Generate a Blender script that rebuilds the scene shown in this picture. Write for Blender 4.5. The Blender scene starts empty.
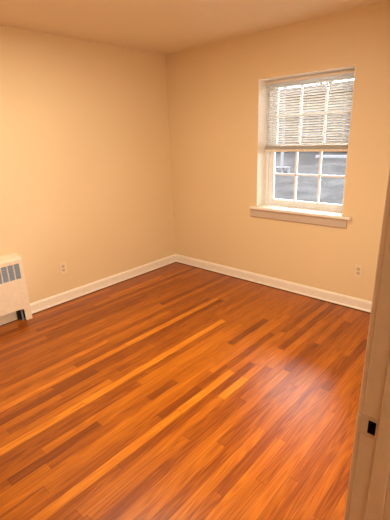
import bpy, bmesh, math, random
from mathutils import Vector, Matrix
random.seed(7)
S = bpy.context.scene
C = S.collection
PI = math.pi

# ------------------------------------------------------------------ camera
cam_d = bpy.data.cameras.new('camera')
cam = bpy.data.objects.new('camera', cam_d)
C.objects.link(cam)
Rr = ((0.7424878523727252, 0.6689912995121259, -0.03409443145170906),
      (-0.18330189459183685, 0.25186791915820256, 0.9502436354630112),
      (0.6442920180461507, -0.699294782245652, 0.3096362430433887))
M = Matrix(Rr).transposed().to_4x4()
M.translation = Vector((3.37423, -3.29606, 1.54595))
cam.matrix_world = M
cam_d.sensor_fit = 'VERTICAL'
cam_d.sensor_height = 24.0
cam_d.lens = 375.45 / 520 * 24.0
cam_d.clip_start = 0.02
S.camera = cam

# ------------------------------------------------------------------ exposure, sky, lights
S.view_settings.view_transform = 'Standard'
S.view_settings.look = 'None'
S.view_settings.gamma = 1
S.view_settings.use_curve_mapping = False
S.view_settings.exposure = -0.17
W = bpy.data.worlds.new('sky'); S.world = W
W.use_nodes = True
bg = W.node_tree.nodes['Background']
bg.inputs['Color'].default_value = (0.93, 0.96, 1.0, 1)
bg.inputs['Strength'].default_value = 26.0


def area(name, loc, d, sx, sy, power, col, spread=PI):
    l = bpy.data.lights.new(name, 'AREA')
    l.shape = 'RECTANGLE'; l.size = sx; l.size_y = sy
    l.energy = power; l.color = col; l.spread = spread
    o = bpy.data.objects.new(name, l); C.objects.link(o)
    o.location = loc
    o.rotation_euler = Vector(d).to_track_quat('-Z', 'Y').to_euler()
    return o


area('room_side_fill', (3.08, -1.7, 0.9), (-1, 0.1, -0.28), 1.2, 0.9, 30, (1.0, 0.88, 0.70))  # added side fill behind the door jamb, no real fixture
area('hall_fill', (4.1, -3.7, 2.35), (-0.3, 0.2, -1), 0.5, 0.5, 5, (1.0, 0.86, 0.68))  # added unseen fill for the door jamb, no hall fixture
area('room_down_fill', (1.5, -2.05, 2.41), (0, 0, -1), 0.6, 0.6, 50, (1.0, 0.88, 0.70))  # invented downward fill for floor bounce, without a fixture
pl = bpy.data.lights.new('room_point_fill', 'POINT')  # added weak point fill hanging mid-air, not a ceiling lamp
pl.energy = 2; pl.color = (1.0, 0.88, 0.70); pl.shadow_soft_size = 0.2
plo = bpy.data.objects.new('room_point_fill', pl); C.objects.link(plo); plo.location = (2.0, -3.5, 1.5)


# ------------------------------------------------------------------ helpers
def box(bm, x0, x1, y0, y1, z0, z1):
    vs = [bm.verts.new((x, y, z)) for x in (x0, x1) for y in (y0, y1) for z in (z0, z1)]
    for f in ((0, 1, 3, 2), (4, 6, 7, 5), (0, 4, 5, 1), (2, 3, 7, 6), (0, 2, 6, 4), (1, 5, 7, 3)):
        bm.faces.new([vs[i] for i in f])


def prism(bm, poly, a0, a1, axis):
    """poly: list of 2D points in the two other axes, extruded along axis from a0 to a1."""
    def P(a, q):
        if axis == 0: return (a, q[0], q[1])
        if axis == 1: return (q[0], a, q[1])
        return (q[0], q[1], a)
    A = [bm.verts.new(P(a0, q)) for q in poly]
    B = [bm.verts.new(P(a1, q)) for q in poly]
    n = len(poly)
    bm.faces.new(A); bm.faces.new(B[::-1])
    for i in range(n):
        bm.faces.new((A[i], B[i], B[(i + 1) % n], A[(i + 1) % n]))


def tube(bm, pts, radii, seg=8):
    pts = [Vector(p) for p in pts]
    rings = []
    for i, p in enumerate(pts):
        t = (pts[min(i + 1, len(pts) - 1)] - pts[max(i - 1, 0)]).normalized()
        u = t.orthogonal().normalized(); v = t.cross(u)
        r = radii[i] if hasattr(radii, '__len__') else radii
        rings.append([bm.verts.new(p + r * (math.cos(2 * PI * k / seg) * u + math.sin(2 * PI * k / seg) * v)) for k in range(seg)])
    for a, b in zip(rings, rings[1:]):
        off = min(range(seg), key=lambda o: sum((a[k].co - b[(k + o) % seg].co).length for k in range(seg)))
        for k in range(seg):
            bm.faces.new((a[k], a[(k + 1) % seg], b[(k + 1 + off) % seg], b[(k + off) % seg]))
    bm.faces.new(rings[0][::-1]); bm.faces.new(rings[-1])


def obj(name, bm, mat, parent=None, bevel=0, kind=None, smooth=False, seg=2):
    bmesh.ops.recalc_face_normals(bm, faces=bm.faces)
    me = bpy.data.meshes.new(name); bm.to_mesh(me); bm.free()
    o = bpy.data.objects.new(name, me); C.objects.link(o)
    if mat: me.materials.append(mat)
    if parent: o.parent = parent
    if kind: o['kind'] = kind
    if bevel:
        m = o.modifiers.new('bevel', 'BEVEL'); m.width = bevel; m.segments = seg
        m.limit_method = 'ANGLE'; m.angle_limit = 0.6
    if smooth:
        for p in me.polygons: p.use_smooth = True
    return o


def NB():
    return bmesh.new()


def boxobj(name, b, mat, parent=None, bevel=0, kind=None):
    bm = NB(); box(bm, *b)
    return obj(name, bm, mat, parent, bevel, kind)


def thing(name, label, cat, loc=(0, 0, 0), group=None):
    o = bpy.data.objects.new(name, None); C.objects.link(o)
    o.location = loc; o['label'] = label; o['category'] = cat
    o.empty_display_size = 0.05
    if group: o['group'] = group
    return o


def local(bm, loc):
    bmesh.ops.translate(bm, verts=bm.verts, vec=-Vector(loc))
    return bm


# ------------------------------------------------------------------ materials
class NT:
    def __init__(s, name):
        s.m = bpy.data.materials.new(name); s.m.use_nodes = True
        s.t = s.m.node_tree; s.b = s.t.nodes['Principled BSDF']
    def n(s, typ, **kw):
        nd = s.t.nodes.new(typ)
        for k, v in kw.items():
            if k.startswith('i_'):
                nd.inputs[k[2:].replace('_', ' ')].default_value = v
            else: setattr(nd, k, v)
        return nd
    def l(s, a, b): s.t.links.new(a, b)
    def math(s, op, a, b=None, c=None):
        nd = s.n('ShaderNodeMath', operation=op)
        for i, v in enumerate((a, b, c)):
            if v is None: continue
            if hasattr(v, 'is_linked'): s.l(v, nd.inputs[i])
            else: nd.inputs[i].default_value = v
        return nd.outputs[0]
    def ramp(s, fac, stops):
        nd = s.n('ShaderNodeValToRGB'); r = nd.color_ramp
        while len(r.elements) < len(stops): r.elements.new(0.5)
        for e, (p, c) in zip(r.elements, stops): e.position = p; e.color = (*c, 1)
        s.l(fac, nd.inputs[0]); return nd.outputs[0]
    def mix(s, fac, a, b, mode='MIX'):
        nd = s.n('ShaderNodeMix', data_type='RGBA', blend_type=mode)
        for i, v in ((0, fac), (6, a), (7, b)):
            if hasattr(v, 'is_linked'): s.l(v, nd.inputs[i])
            else: nd.inputs[i].default_value = v if i == 0 else (*v, 1)
        return nd.outputs[2]
    def bump(s, h, strength, dist):
        nd = s.n('ShaderNodeBump'); nd.inputs['Strength'].default_value = strength
        nd.inputs['Distance'].default_value = dist
        s.l(h, nd.inputs['Height']); s.l(nd.outputs[0], s.b.inputs['Normal'])


def simple(name, col, rough=0.5, metal=0.0, var=0.04, scale=30.0, bump=0.0, spec=0.5):
    k = NT(name)
    k.b.inputs['Specular IOR Level'].default_value = spec
    tc = k.n('ShaderNodeTexCoord')
    nz = k.n('ShaderNodeTexNoise'); nz.inputs['Scale'].default_value = scale; nz.inputs['Detail'].default_value = 4
    k.l(tc.outputs['Object'], nz.inputs['Vector'])
    lo = tuple(c * (1 - var) for c in col); hi = tuple(min(1, c * (1 + var)) for c in col)
    k.l(k.ramp(nz.outputs['Fac'], [(0.3, lo), (0.7, hi)]), k.b.inputs['Base Color'])
    k.b.inputs['Roughness'].default_value = rough
    k.b.inputs['Metallic'].default_value = metal
    if bump: k.bump(nz.outputs['Fac'], bump, 0.002)
    return k.m


def paint(name, col, rough):
    k = NT(name)
    tc = k.n('ShaderNodeTexCoord')
    n1 = k.n('ShaderNodeTexNoise'); n1.inputs['Scale'].default_value = 1.6; n1.inputs['Detail'].default_value = 3
    n2 = k.n('ShaderNodeTexNoise'); n2.inputs['Scale'].default_value = 160; n2.inputs['Detail'].default_value = 3
    k.l(tc.outputs['Object'], n1.inputs['Vector']); k.l(tc.outputs['Object'], n2.inputs['Vector'])
    k.l(k.ramp(n1.outputs['Fac'], [(0.3, tuple(c * .97 for c in col)), (0.7, col)]), k.b.inputs['Base Color'])
    r = k.math('MULTIPLY_ADD', n1.outputs['Fac'], 0.2, rough - 0.1)
    k.l(r, k.b.inputs['Roughness'])
    k.bump(n2.outputs['Fac'], 0.12, 0.001)
    return k.m


WALL = paint('cream_wall_paint', (0.785, 0.60, 0.352), 0.5)
CEIL = paint('ceiling_paint', (0.81, 0.665, 0.45), 0.8)
TRIM = simple('white_trim_paint', (0.85, 0.76, 0.63), 0.35)
APRON = simple('apron_dark', (0.56, 0.45, 0.345), 0.4)  # darker than the other woodwork
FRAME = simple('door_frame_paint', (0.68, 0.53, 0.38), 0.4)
VINYL = simple('white_sash_paint', (0.89, 0.90, 0.91), 0.35)
CONV = simple('cream_metal_enamel', (0.82, 0.68, 0.50), 0.4)
GRILLE = simple('dark_grille_metal', (0.24, 0.29, 0.36), 0.5, 0.0)
DARK = simple('shadow_black', (0.004, 0.003, 0.003), 0.9, spec=0)
PLATE = simple('ivory_outlet_plastic', (0.80, 0.645, 0.43), 0.35)
IVORY = simple('ivory_receptacle_plastic', (0.60, 0.46, 0.31), 0.4)
BRASS = simple('screw_metal', (0.55, 0.45, 0.32), 0.4, 0.6)
PPLATE = simple('painted_strike_metal', (0.60, 0.46, 0.325), 0.4)
CORD = simple('white_blind_cord', (0.88, 0.86, 0.80), 0.7)
RAIL = simple('beige_blind_rail_enamel', (0.80, 0.70, 0.56), 0.4)


def slat_mat():
    k = NT('white_blind_slats')
    k.b.inputs['Base Color'].default_value = (0.92, 0.89, 0.82, 1)
    k.b.inputs['Roughness'].default_value = 0.4
    tr = k.n('ShaderNodeBsdfTranslucent'); tr.inputs['Color'].default_value = (0.92, 0.88, 0.78, 1)
    mx = k.n('ShaderNodeMixShader'); mx.inputs[0].default_value = 0.16
    out = k.t.nodes['Material Output']
    k.l(k.b.outputs[0], mx.inputs[1]); k.l(tr.outputs[0], mx.inputs[2]); k.l(mx.outputs[0], out.inputs[0])
    return k.m


SLAT = slat_mat()


def glass_mat():
    k = NT('window_glass')
    tr = k.n('ShaderNodeBsdfTransparent'); tr.inputs['Color'].default_value = (0.96, 0.97, 0.97, 1)
    gl = k.n('ShaderNodeBsdfGlossy'); gl.inputs['Roughness'].default_value = 0.02
    fr = k.n('ShaderNodeFresnel'); fr.inputs['IOR'].default_value = 1.45
    mx = k.n('ShaderNodeMixShader'); k.l(fr.outputs[0], mx.inputs[0])
    k.l(tr.outputs[0], mx.inputs[1]); k.l(gl.outputs[0], mx.inputs[2])
    k.l(mx.outputs[0], k.t.nodes['Material Output'].inputs[0])
    return k.m


GLASS = glass_mat()


def floor_mat():
    k = NT('oak_strip_floor')
    at = k.n('ShaderNodeAttribute', attribute_name='tone')
    at2 = k.n('ShaderNodeAttribute', attribute_name='seed')
    uv = k.n('ShaderNodeUVMap', uv_map='board')
    sep = k.n('ShaderNodeSeparateXYZ'); k.l(uv.outputs[0], sep.inputs[0])
    u, v = sep.outputs[0], sep.outputs[1]          # u across board in metres, v along board in metres
    def vec(su, sv, off=0.0):
        c = k.n('ShaderNodeCombineXYZ')
        k.l(k.math('MULTIPLY', u, su), c.inputs[0]); k.l(k.math('MULTIPLY', v, sv), c.inputs[1])
        k.l(k.math('MULTIPLY_ADD', at2.outputs['Fac'], 97.0, off), c.inputs[2])
        return c.outputs[0]
    # long cathedral figure: bands of a stretched noise field
    n1 = k.n('ShaderNodeTexNoise'); n1.inputs['Scale'].default_value = 1; n1.inputs['Detail'].default_value = 2
    n1.inputs['Roughness'].default_value = 0.45
    k.l(vec(15, .9), n1.inputs['Vector'])
    bands = k.math('SINE', k.math('MULTIPLY', n1.outputs['Fac'], 75.0))
    bands = k.math('MULTIPLY_ADD', bands, 0.5, 0.5)
    # fine pores
    n2 = k.n('ShaderNodeTexNoise'); n2.inputs['Scale'].default_value = 1; n2.inputs['Detail'].default_value = 4
    k.l(vec(420, 5, 13.0), n2.inputs['Vector'])
    n3 = k.n('ShaderNodeTexNoise'); n3.inputs['Scale'].default_value = 1; n3.inputs['Detail'].default_value = 3
    k.l(vec(45, 1.5, 31.0), n3.inputs['Vector'])
    tone = k.math('ADD', at.outputs['Fac'], k.math('MULTIPLY_ADD', bands, 0.15, -0.075))
    tone = k.math('ADD', tone, k.math('MULTIPLY_ADD', n2.outputs['Fac'], 0.66, -0.33))
    tone = k.math('ADD', tone, k.math('MULTIPLY_ADD', n3.outputs['Fac'], 0.36, -0.18))
    col = k.ramp(tone, [(0.0, (0.10, 0.020, 0.001)), (0.3, (0.225, 0.046, 0.001)), (0.52, (0.38, 0.097, 0.002)),
                        (0.75, (0.53, 0.150, 0.004)), (1.0, (0.72, 0.265, 0.016))])
    # seams: dark hairline at board edges and ends, from board-space attribute
    ed = k.n('ShaderNodeUVMap', uv_map='edge')
    s2 = k.n('ShaderNodeSeparateXYZ'); k.l(ed.outputs[0], s2.inputs[0])
    eu = k.math('LESS_THAN', k.math('SUBTRACT', 0.5, k.math('ABSOLUTE', k.math('SUBTRACT', s2.outputs[0], 0.5))), 0.016)
    ev = k.math('LESS_THAN', s2.outputs[1], 0.0018)
    seam = k.math('MAXIMUM', eu, ev)
    col = k.mix(k.math('MULTIPLY', seam, 0.75), col, (0.06, 0.012, 0.003))
    k.l(col, k.b.inputs['Base Color'])
    k.l(k.math('MULTIPLY_ADD', n3.outputs['Fac'], 0.14, 0.24), k.b.inputs['Roughness'])
    k.b.inputs['Specular IOR Level'].default_value = 0.46
    h = k.math('SUBTRACT', k.math('MULTIPLY', n2.outputs['Fac'], 0.5), seam)
    k.bump(h, 0.25, 0.0012)
    return k.m


FLOOR = floor_mat()

# ------------------------------------------------------------------ room shell
H = 2.44
WX = 3.162          # room side of the door wall
WX2 = 3.287        # hall side of the door wall
YB = -4.3          # wall behind the camera
HX = 5.0           # far side of the hall
# window opening in the back wall
OX0, OX1, OZ0, OZ1 = 1.2335, 2.1297, 0.815, 2.045
TB = 0.27
# door opening in the right wall
DY0, DY1, DZ = -3.36, -2.52, 2.04

# floor: every strip board drawn as its own quad with its own tone
bw = 0.0572
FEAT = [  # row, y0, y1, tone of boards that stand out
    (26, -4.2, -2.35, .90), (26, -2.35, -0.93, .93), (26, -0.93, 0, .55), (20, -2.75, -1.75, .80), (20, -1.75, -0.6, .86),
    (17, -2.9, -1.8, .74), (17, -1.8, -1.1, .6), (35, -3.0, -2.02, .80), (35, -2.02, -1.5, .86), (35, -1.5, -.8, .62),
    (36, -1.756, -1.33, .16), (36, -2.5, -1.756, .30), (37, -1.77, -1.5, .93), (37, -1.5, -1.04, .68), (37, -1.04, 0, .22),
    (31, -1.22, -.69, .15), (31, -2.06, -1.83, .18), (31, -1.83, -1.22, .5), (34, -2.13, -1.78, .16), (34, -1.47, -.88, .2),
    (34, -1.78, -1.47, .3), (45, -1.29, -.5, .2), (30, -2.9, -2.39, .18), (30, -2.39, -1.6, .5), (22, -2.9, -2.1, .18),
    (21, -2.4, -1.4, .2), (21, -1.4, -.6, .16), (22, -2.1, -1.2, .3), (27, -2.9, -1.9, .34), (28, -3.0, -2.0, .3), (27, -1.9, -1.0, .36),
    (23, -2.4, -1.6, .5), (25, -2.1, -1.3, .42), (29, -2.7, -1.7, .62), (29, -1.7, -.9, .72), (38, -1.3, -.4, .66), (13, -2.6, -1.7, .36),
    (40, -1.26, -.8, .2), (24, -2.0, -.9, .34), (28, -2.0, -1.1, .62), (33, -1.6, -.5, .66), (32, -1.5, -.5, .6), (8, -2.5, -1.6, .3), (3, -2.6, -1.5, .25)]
bm = NB()
tone_l = bm.faces.layers.float.new('tone'); seed_l = bm.faces.layers.float.new('seed')
uvb = bm.loops.layers.uv.new('board'); uve = bm.loops.layers.uv.new('edge')


def board(x0, x1, y0, y1, tone):
    tone = .5 + (tone - .5) * .74
    vs = [bm.verts.new(p) for p in ((x0, y0, 0), (x1, y0, 0), (x1, y1, 0), (x0, y1, 0))]
    f = bm.faces.new(vs); f[tone_l] = tone; f[seed_l] = random.random()
    for lp, (a, b) in zip(f.loops, ((0, 0), (1, 0), (1, 1), (0, 1))):
        lp[uvb].uv = (a * (x1 - x0), b * (y1 - y0)); lp[uve].uv = (a, b * (y1 - y0))


for r in range(int(HX / bw) + 1):
    x0, x1 = r * bw, min((r + 1) * bw, HX)
    fs = sorted([f for f in FEAT if f[0] == r], key=lambda f: f[1])
    y = -4.7; spans = []
    for (_, a, b, t) in fs + [(r, 0.0, 0.0, None)]:
        a = max(a, -4.7)
        while a - y > 0.02:
            ln = random.uniform(0.6, 2.0)
            e = y + ln if a - (y + ln) > 0.3 else a
            spans.append((y, e, min(.80, max(.2, random.gauss(0.47, 0.10))))); y = e
        if t is not None:
            spans.append((a, b, t)); y = b
    for (a, b, t) in spans: board(x0, x1, a, b, t)
me = bpy.data.meshes.new('floor')
bm.faces.ensure_lookup_table(); bm.to_mesh(me); bm.free()
me.materials.append(FLOOR)
fl = bpy.data.objects.new('floor', me); C.objects.link(fl); fl['kind'] = 'structure'

boxobj('subfloor', (-.2, HX + .1, -4.8, TB, -0.2, -0.002), DARK, kind='structure')
boxobj('ceiling', (-.2, HX + .1, -4.8, TB, H, H + .15), CEIL, kind='structure')
boxobj('wall_left', (-.2, 0, -4.8, TB, 0, H), WALL, kind='structure')
bm = NB()
box(bm, 0, OX0, 0, TB, 0, H); box(bm, OX1, HX, 0, TB, 0, H)
box(bm, OX0, OX1, 0, TB, 0, OZ0); box(bm, OX0, OX1, 0, TB, OZ1, H)
obj('wall_back', bm, WALL, kind='structure')
bm = NB()
box(bm, WX, WX2, DY1 + .02, 0, 0, H); box(bm, WX, WX2, YB, DY0 - .02, 0, H); box(bm, WX, WX2, DY0 - .02, DY1 + .02, DZ + .02, H)
obj('wall_right', bm, WALL, kind='structure')
boxobj('wall_front', (0, WX2, YB - .2, YB, 0, H), WALL, kind='structure')
bm = NB()
box(bm, HX, HX + .1, -4.8, 0, 0, H); box(bm, WX2, HX, -4.8, -4.7, 0, H); box(bm, WX2, HX, -1.6, -1.5, 0, H)
obj('wall_hall', bm, WALL, kind='structure')

# baseboards: flat board, eased top, small shoe
prof = [(0, 0.0065), (0.021, 0.0065), (0.021, 0.016), (0.0155, 0.024), (0.0145, 0.088), (0.010, 0.100), (0.004, 0.106), (0, 0.106)]
bm = NB(); prism(bm, [(a, z) for a, z in prof], YB, 0, 1)
obj('baseboard_left', bm, TRIM, kind='structure')
bm = NB(); prism(bm, [(-a, z) for a, z in prof], 0.0, WX, 0)
obj('baseboard_back', bm, TRIM, kind='structure')
GAP_SHADE = simple('baseboard_shadow_brown', (0.03, 0.012, 0.005), 0.8)  # dark strips stand in for the shadow line under the baseboards
bm = NB(); box(bm, .0003, .0225, YB, -.0003, .0005, .0062); obj('shadow_strip_1', bm, GAP_SHADE, kind='structure')
bm = NB(); box(bm, .0225, WX, -.0225, -.0003, .0005, .0062); obj('shadow_strip_2', bm, GAP_SHADE, kind='structure')
bm = NB(); prism(bm, [(WX - a, z) for a, z in prof], DY1 + .075, -0.0215, 1)
obj('baseboard_right', bm, TRIM, kind='structure')

# ------------------------------------------------------------------ door frame (right edge of the photograph)
dr = bpy.data.objects.new('door_1', None); C.objects.link(dr); dr['kind'] = 'structure'
dr.location = (WX, DY1, 0); dr.rotation_euler = (0, 0.0072, 0)   # old frame, a little out of plumb


def dobj(name, bm, mat, bevel=0.0):
    return obj(name, local(bm, (WX, DY1, 0)), mat, dr, bevel)


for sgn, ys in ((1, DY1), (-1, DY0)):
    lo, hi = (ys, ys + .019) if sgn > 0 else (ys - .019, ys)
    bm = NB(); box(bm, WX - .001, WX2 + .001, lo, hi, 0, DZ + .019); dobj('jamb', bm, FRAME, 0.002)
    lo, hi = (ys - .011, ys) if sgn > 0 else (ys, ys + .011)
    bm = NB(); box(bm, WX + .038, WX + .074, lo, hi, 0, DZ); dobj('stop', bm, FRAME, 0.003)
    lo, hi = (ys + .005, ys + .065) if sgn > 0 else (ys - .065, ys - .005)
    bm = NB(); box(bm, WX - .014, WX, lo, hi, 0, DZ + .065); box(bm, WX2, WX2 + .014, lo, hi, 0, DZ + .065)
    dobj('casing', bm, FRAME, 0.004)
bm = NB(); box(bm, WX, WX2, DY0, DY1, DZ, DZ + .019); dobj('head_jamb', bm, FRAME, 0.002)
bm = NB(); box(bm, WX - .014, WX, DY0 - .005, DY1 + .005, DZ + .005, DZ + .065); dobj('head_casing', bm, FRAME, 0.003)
# strike plate with lip and a black plate that paints the latch hole's dark depth
ZS = 0.901
sx0, sx1, sz0, sz1 = WX - .009, WX + .036, ZS - .030, ZS + .030
hx0, hx1, hz0, hz1 = WX + .0145, WX + .0315, ZS - .018, ZS + .018
bm = NB()
yp0, yp1 = DY1 - .0022, DY1 + .0003
box(bm, WX - .002, hx0, yp0, yp1, sz0, sz1); box(bm, hx1, sx1, yp0, yp1, sz0, sz1)
box(bm, hx0, hx1, yp0, yp1, sz0, hz0); box(bm, hx0, hx1, yp0, yp1, hz1, sz1)
prism(bm, [(WX - .002, yp0), (WX - .010, yp0 + .003), (WX - .014, yp0 + .008), (WX - .014, yp0 + .0102), (WX - .009, yp0 + .0055), (WX - .002, yp1)], sz0 + .012, sz1 - .012, 2)
sp = dobj('strike_plate', bm, PPLATE)
sp['label'] = 'painted-over strike plate with black latch hole'
bm = NB(); box(bm, hx0, hx1, DY1 - .0012, DY1 - .0002, hz0, hz1)
lh = obj('latch_hole_shade', local(bm, (WX, DY1, 0)), DARK, sp)
bm = NB(); 
for sz in (ZS + .0235, ZS - .0235):
    tube(bm, [(WX + .0245, DY1 - .0021, sz), (WX + .0245, DY1 - .0030, sz)], .0038, 10)
obj('screw', local(bm, (WX, DY1, 0)), BRASS, sp)

# ------------------------------------------------------------------ window
win = bpy.data.objects.new('window_1', None); C.objects.link(win); win['kind'] = 'structure'
win.location = ((OX0 + OX1) / 2, 0.2, 0.845)


def wobj(name, bm, mat, bevel=0.0, parent=None):
    return obj(name, local(bm, win.location), mat, parent or win, bevel)


ZT = 0.847   # top of the stool
bm = NB()   # stool with horns
prism(bm, [(OX0 - .064, -.048), (OX1 + .082, -.048), (OX1 + .082, -.0005), (OX1 - .0005, -.0005), (OX1 - .0005, .17), (OX0 + .0005, .17), (OX0 + .0005, -.0005), (OX0 - .064, -.0005)], ZT - .026, ZT, 2)
wobj('stool', bm, TRIM, 0.007)
bm = NB(); prism(bm, [(-.0005, ZT - .0265), (-.019, ZT - .0265), (-.019, 0.745), (-.013, 0.735), (-.0005, 0.735)], OX0 - .0615, OX1 + .046, 0)
wobj('apron', bm, APRON, 0.0015)
# painted liner boards of the recess
bm = NB()
box(bm, OX0 + .0004, OX0 + .004, 0.0005, .17, ZT + .0003, OZ1 - .0004); box(bm, OX1 - .004, OX1 - .0004, 0.0005, .17, ZT + .0003, OZ1 - .0004)
box(bm, OX0 + .004, OX1 - .004, 0.0005, .17, OZ1 - .004, OZ1 - .0004)
wobj('recess_liner', bm, simple('recess_paint', (0.92, 0.85, 0.72), 0.4))
# jamb frame
F0, F1 = 0.1705, 0.265
fx0, fx1 = OX0 + .022, OX1 - .022
bm = NB()
box(bm, OX0 + .0005, fx0, F0, F1, ZT, OZ1); box(bm, fx1, OX1 - .0005, F0, F1, ZT, OZ1)
box(bm, fx0, fx1, F0, F1, OZ1 - .022, OZ1 - .0005); box(bm, fx0, fx1, F0, F1, OZ0 + .001, ZT + .012)
wobj('window_frame', bm, VINYL, 0.002)


def sash(name, y0, y1, z0, z1, bot, top, gx0, gx1):
    bm = NB()
    box(bm, fx0 + .001, gx0, y0, y1, z0, z1); box(bm, gx1, fx1 - .001, y0, y1, z0, z1)
    box(bm, gx0, gx1, y0, y1, z0, z0 + bot); box(bm, gx0, gx1, y0, y1, z1 - top, z1)
    s = wobj(name, bm, VINYL, 0.003)
    bm = NB(); m = .009
    for k in (1, 2):
        xc = gx0 + (gx1 - gx0) * k / 3; box(bm, xc - m, xc + m, y0 + .003, y1 - .003, z0 + bot, z1 - top)
    zc = (z0 + bot + z1 - top) / 2
    for k in range(3):
        a = gx0 + (gx1 - gx0) * k / 3 + (m if k else 0); b = gx0 + (gx1 - gx0) * (k + 1) / 3 - (m if k < 2 else 0)
        box(bm, a, b, y0 + .003, y1 - .003, zc - m, zc + m)
    wobj('muntins', bm, VINYL, 0.002, s)
    bm = NB(); box(bm, gx0, gx1, (y0 + y1) / 2 - .0015, (y0 + y1) / 2 + .0015, z0 + bot, z1 - top)
    wobj('glass_pane', bm, GLASS, 0, s)
    return s


GX0, GX1 = fx0 + .058, fx1 - .058
ls = sash('lower_sash', 0.185, 0.215, ZT + .012, 1.452, 0.045, 0.034, GX0, GX1)
us = sash('upper_sash', 0.222, 0.252, 1.420, OZ1 - .022, 0.032, 0.045, GX0, GX1)

# ------------------------------------------------------------------ window blind, drawn halfway
BX0, BX1, BY = OX0 + .008, OX1 - .010, 0.135
bl = thing('window_blind', 'white mini blind hanging in the window, lowered halfway with open slats', 'blind', ((BX0 + BX1) / 2, BY, 1.385))


def bobj(name, bm, mat, bevel=0.0, parent=None, smooth=False):
    return obj(name, local(bm, bl.location), mat, parent or bl, bevel, smooth=smooth)


bm = NB()   # U-shaped head rail
prism(bm, [(BY - .017, 2.006), (BY - .017, 2.034), (BY + .017, 2.034), (BY + .017, 2.006)], BX0, BX1, 0)
bobj('head_rail', bm, RAIL, 0.003)


def slat(bm, z, tilt, wd=.0255):
    ca, sa = math.cos(tilt), math.sin(tilt); pts = []
    for i in range(5):
        u = -wd / 2 + wd * i / 4; c = .0022 * (1 - (2 * u / wd) ** 2)
        pts.append((u, c))
    low = [(u, c - .0005) for u, c in pts][::-1]
    prism(bm, [(BY + u * ca - c * sa, z + u * sa + c * ca) for u, c in pts + low], BX0 + .003, BX1 - .003, 0)


NS = 25
bm = NB()
zs = [1.993 - i * (1.993 - 1.459) / (NS - 1) for i in range(NS)]
for z in zs: slat(bm, z, math.radians(-28))
bobj('slats', bm, SLAT)
bm = NB()
for i in range(16): slat(bm, 1.4105 + i * .0021, math.radians(3))
bobj('stacked_slats', bm, SLAT)
bm = NB()
prism(bm, [(BY - .013, 1.389), (BY - .013, 1.404), (BY - .010, 1.4075), (BY + .010, 1.4075), (BY + .013, 1.404), (BY + .013, 1.389), (BY + .009, 1.385), (BY - .009, 1.385)], BX0 + .002, BX1 - .002, 0)
br = bobj('bottom_rail', bm, RAIL)
LX = (BX0 + .10, (BX0 + BX1) / 2, BX1 - .10)
for x in LX:
    bm = NB()
    box(bm, x - .005, x + .005, BY - .0150, BY - .0132, 1.387, 1.412)
    bobj('cord_clip', bm, CORD, 0.0005, br)
for x in LX:
    bm = NB()
    for dy in (-.0138, .0138):
        tube(bm, [(x, BY + dy, 1.410), (x, BY + dy, 2.008)], .0009, 5)
    for z in zs: box(bm, x - .0006, x + .0006, BY - .0135, BY + .0135, z - .0062, z - .0056)
    bobj('ladder_cord', bm, CORD)

# ------------------------------------------------------------------ convector cover against the left wall
cv = thing('convector_cover', 'cream metal convector cover with dark vent slots standing against the left wall', 'radiator', (0.05, -2.6, 0))
cx = 0.10; cy1, cy0 = -1.999, -3.25; ztop = 0.590


def cobj(name, bm, mat, bevel=0.0, parent=None):
    return obj(name, local(bm, cv.location), mat, parent or cv, bevel)


# front panel with arched cut-out and slot openings
slots = [(-2.030 - .0545 * k - .046, -2.030 - .0545 * k) for k in range(22) if -2.030 - .0545 * k - .046 > cy0 + .04]
sz0_, sz1_ = .409, .548
bm = NB()
t = .002
edges = [cy1] + [e for a, b in slots for e in (b, a)] + [cy0]
for i in range(0, len(edges), 2):
    box(bm, cx - t, cx, edges[i + 1], edges[i], sz0_, sz1_)
box(bm, cx - t, cx, cy0, cy1, sz1_, ztop - .006)
leg = .060
pts = [(cy1, sz0_), (cy1, 0.001), (cy1 - leg + .006, 0.001), (cy1 - leg, .012), (cy1 - leg, .100)]
for k in range(1, 6):
    a = k / 5 * PI / 2
    pts.append((cy1 - leg - .022 + .022 * math.cos(a), .100 + .022 * math.sin(a)))
for k in range(0, 6):
    a = PI / 2 + k / 5 * PI / 2
    pts.append((cy0 + leg + .022 + .022 * math.cos(a), .100 + .022 * math.sin(a)))
pts += [(cy0 + leg, .012), (cy0 + leg - .006, .001), (cy0, .001), (cy0, sz0_)]
prism(bm, pts, cx - t, cx, 0)
cobj('front_panel', bm, CONV, 0.0008)
for ya, yb in ((cy1 - .002, cy1), (cy0, cy0 + .002)):
    bm = NB()
    prism(bm, [(0.022, 0.001), (cx - t, 0.001), (cx - t, ztop - .004), (0.022, ztop + .022)], ya, yb, 1)
    cobj('side_panel', bm, CONV, 0.0005)
bm = NB()   # sloped lid, rounded front lip
prism(bm, [(0.0005, ztop + .024), (0.0005, ztop + .030), (cx - .016, ztop + .008), (cx - .004, ztop + .003), (cx + .002, ztop - .006), (cx + .002, ztop - .014), (cx - .0005 + .0007, ztop - .014), (cx - .004, ztop - .004)], cy0 - .002, cy1 + .002, 1)
cobj('lid', bm, CONV, 0.0012)
for a, b in slots:
    bm = NB()
    n = 7
    for i in range(n):
        zc = sz0_ + (sz1_ - sz0_) * (i + .5) / n
        prism(bm, [(cx - .012, zc + .003), (cx - .003, zc - .007), (cx - .003, zc - .0055), (cx - .012, zc + .0045)], a, b, 1)
    box(bm, cx - .016, cx - .014, a, b, sz0_ - .01, sz1_ + .01)
    cobj('grille', bm, GRILLE)
bm = NB(); box(bm, .024, .030, cy1 - .105, cy1 - .003, .001, .30); box(bm, .030, .085, cy1 - .006, cy1 - .003, .001, .30)  # dark plate painting the shade under the cover, no real bracket
cobj('shade_plate', bm, simple('cover_shade_brown', (0.03, 0.024, 0.018), 0.7))
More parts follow.
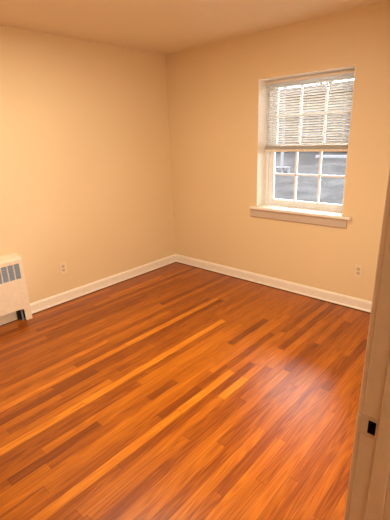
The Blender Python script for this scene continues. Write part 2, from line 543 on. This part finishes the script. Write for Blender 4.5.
# the heating element and pipe seen under the cover
bm = NB()
tube(bm, [(.070, cy1 - .074, .001), (.070, cy1 - .074, .30)], .008, 12)
cobj('pipe', bm, GRILLE)
bm = NB()
for k in range(40):
    y = cy1 - .13 - k * .024
    if y > cy0 + .1: box(bm, .030, .090, y - .001, y + .001, .19, .29)
tube(bm, [(.06, cy1 - .085, .24), (.06, cy0 + .1, .24)], .012, 10)
cobj('heating_element', bm, GRILLE)


# ------------------------------------------------------------------ wall outlets
def outlet(loc, rot, label):
    t_ = thing('wall_outlet', label, 'outlet', loc, 'duplex wall outlets'); t_.rotation_euler = (0, 0, rot)
    # local frame: plate in xz plane, -y faces the room
    bm = NB(); box(bm, -.036, .036, -.0055, -.0005, -.058, .058)
    obj('cover_plate', bm, PLATE, t_, 0.003)
    for zc in (.0195, -.0195):
        bm = NB()
        pr = [(.0165 * math.cos(a), max(-.0125, min(.0125, .0175 * math.sin(a))) + zc) for a in [2 * PI * k / 24 for k in range(24)]]
        prism(bm, pr, -.0075, -.0050, 1)
        rc = obj('receptacle', bm, IVORY, t_)
        bm = NB()
        box(bm, -.0075, -.0055, -.0079, -.0074, zc - .003, zc + .006); box(bm, .0055, .0075, -.0079, -.0074, zc - .002, zc + .005)
        tube(bm, [(0, -.0074, zc - .0075), (0, -.0079, zc - .0075)], .0024, 8)
        obj('slot', bm, DARK, rc)
    bm = NB(); tube(bm, [(0, -.0050, 0), (0, -.0066, 0)], .0032, 10); obj('screw', bm, BRASS, t_)
    return t_


outlet((0.0, -1.579, .356), PI / 2, 'ivory duplex outlet low on the left wall near the convector')
outlet((2.3163, 0.0, .365), 0, 'ivory duplex outlet low on the wall right of the window')

# ------------------------------------------------------------------ outside the window


def ground_mat():
    k = NT('dry_winter_grass')
    tc = k.n('ShaderNodeTexCoord')
    n1 = k.n('ShaderNodeTexNoise'); n1.inputs['Scale'].default_value = 1.1; n1.inputs['Detail'].default_value = 6
    n2 = k.n('ShaderNodeTexNoise'); n2.inputs['Scale'].default_value = 26; n2.inputs['Detail'].default_value = 6
    k.l(tc.outputs['Object'], n1.inputs['Vector']); k.l(tc.outputs['Object'], n2.inputs['Vector'])
    f = k.math('ADD', k.math('MULTIPLY', n1.outputs['Fac'], .35), k.math('MULTIPLY', n2.outputs['Fac'], .65))
    k.l(k.ramp(f, [(0.34, (.016, .0155, .0155)), (0.5, (.028, .027, .027)), (0.62, (.047, .0455, .045))]), k.b.inputs['Base Color'])
    k.b.inputs['Roughness'].default_value = .95; k.b.inputs['Specular IOR Level'].default_value = 0
    k.bump(n2.outputs['Fac'], .6, .05)
    return k.m


def gz(y): return -0.3 + (y - 6.5) * .122


bm = NB()
N = 40
G = {}
for i in range(N + 1):
    for j in range(N + 1):
        x = -26 + 44 * i / N; y = .9 + 34 * j / N
        G[i, j] = bm.verts.new((x, y, gz(y) + random.uniform(-.03, .03)))
for i in range(N):
    for j in range(N): bm.faces.new((G[i, j], G[i + 1, j], G[i + 1, j + 1], G[i, j + 1]))
obj('ground', bm, ground_mat(), kind='structure', smooth=True)


def siding_mat():
    k = NT('pale_clapboard')
    tc = k.n('ShaderNodeTexCoord'); sp_ = k.n('ShaderNodeSeparateXYZ'); k.l(tc.outputs['Object'], sp_.inputs[0])
    fr = k.math('FRACT', k.math('MULTIPLY', sp_.outputs[2], 8.0))
    k.l(k.ramp(fr, [(0.0, (.036, .035, .032)), (0.15, (.041, .0395, .036)), (1.0, (.043, .0415, .038))]), k.b.inputs['Base Color'])
    k.b.inputs['Roughness'].default_value = .7; k.b.inputs['Specular IOR Level'].default_value = 0
    return k.m


HY = 14.5
hs = thing('neighbor_house', 'pale clapboard house with low roof on the slope outside the window', 'house', (-2, HY, .55))


def hobj(name, bm, mat, parent=None): return obj(name, local(bm, hs.location), mat, parent or hs)


SIDE = siding_mat(); ROOF = simple('grey_roof_shingles', (.03, .03, .031), .9, 0, .2, 12, spec=0)
HWIN = simple('house_window_glass', (.03, .03, .032), .5, spec=0); HWHITE = simple('white_house_trim', (.075, .075, .08), .6, spec=0)
STONE = simple('dark_foundation_stone', (.008, .008, .008), .9, 0, .2, spec=0)
bm = NB(); box(bm, -10.6, 5, HY, HY + 7, .85, 3.32); hobj('wall', bm, SIDE)
bm = NB(); box(bm, -10.55, 4.95, HY + .04, HY + 6.9, .3, .85); hobj('foundation', bm, STONE)
bm = NB(); prism(bm, [(HY - .4, 3.28), (HY - .4, 3.4), (HY + 3.5, 4.0), (HY + 7.4, 3.4), (HY + 7.4, 3.28)], -11, 5.4, 0); hobj('roof', bm, ROOF)
for x in (-5.2, -3.2, -1.2, 1.2):
    bm = NB(); box(bm, x - .45, x + .45, HY - .05, HY + .02, 1.45, 2.6); f = hobj('window', bm, HWHITE)
    bm = NB(); box(bm, x - .36, x + .36, HY - .07, HY - .04, 1.53, 2.52); hobj('pane', bm, HWIN, f)

pt = thing('garden_post', 'tall white post on a broad base standing on the slope outside the window', 'post', (-4.15, 10, gz(10)))
g0 = gz(10)
bm = NB(); box(bm, -4.42, -3.8, 9.9, 10.1, .32, .37)
for x in (-4.38, -4.1, -3.84): box(bm, x - .04, x + .04, 9.96, 10.04, g0 - .05, .32)
obj('base', local(bm, pt.location), HWHITE, pt, .01)
bm = NB(); box(bm, -4.18, -4.09, 9.955, 10.045, .37, 3.3); obj('shaft', local(bm, pt.location), HWHITE, pt, .01)
bm = NB(); box(bm, -4.26, -4.0, 9.87, 10.13, 3.3, 3.4); obj('cap', local(bm, pt.location), HWHITE, pt, .01)

cb = boxobj('garden_curb', (-4.3, -2.6, 13.2, 13.5, .40, .62), HWHITE, None, .03)
cb['label'] = 'low white curb on the slope before the pale house'; cb['category'] = 'curb'

BARK = simple('grey_bark', (.02, .018, .016), .9, 0, .3, 20, spec=0)


def tree(x, y, h, seed, label):
    rnd = random.Random(seed)
    t_ = thing('bare_tree', label, 'tree', (x, y, gz(y)), 'bare trees behind the house')
    bmt, bmb = NB(), NB()
    tr = [(0, 0, -.1)] + [(rnd.uniform(-.1, .1) * k, rnd.uniform(-.1, .1) * k, h * k / 5) for k in range(1, 6)]
    tube(bmt, tr, [.17, .15, .12, .09, .06, .02], 8)
    def br_(p, d, ln, r, dep):
        q = [p]
        for _ in range(3):
            d = (d + Vector((rnd.uniform(-.3, .3), rnd.uniform(-.3, .3), rnd.uniform(-.05, .3)))).normalized(); q.append(q[-1] + d * ln / 3)
        tube(bmb, q, [r, r * .8, r * .6, r * .3], 5)
        if dep:
            for k in (1, 2, 3, 3):
                br_(q[k], (d + Vector((rnd.uniform(-1, 1), rnd.uniform(-1, 1), rnd.uniform(-.2, .8)))).normalized(), ln * .6, r * .5, dep - 1)
    for k in range(11):
        f = .4 + .55 * k / 10; a = k * 2.4
        i = min(4, int(f * 5)); p = Vector(tr[i]).lerp(Vector(tr[i + 1]), f * 5 - i)
        br_(p, Vector((math.cos(a), math.sin(a), .5)), h * .3, .05, 2)
    obj('trunk', bmt, BARK, t_); obj('branches', bmb, BARK, t_)


tree(-8.0, 22.8, 5.2, 3, 'nearer bare tree rising behind the roof of the pale house outside')
tree(-11.3, 28.0, 6.6, 5, 'farther bare tree seen left of the nearer tree over the roof outside')
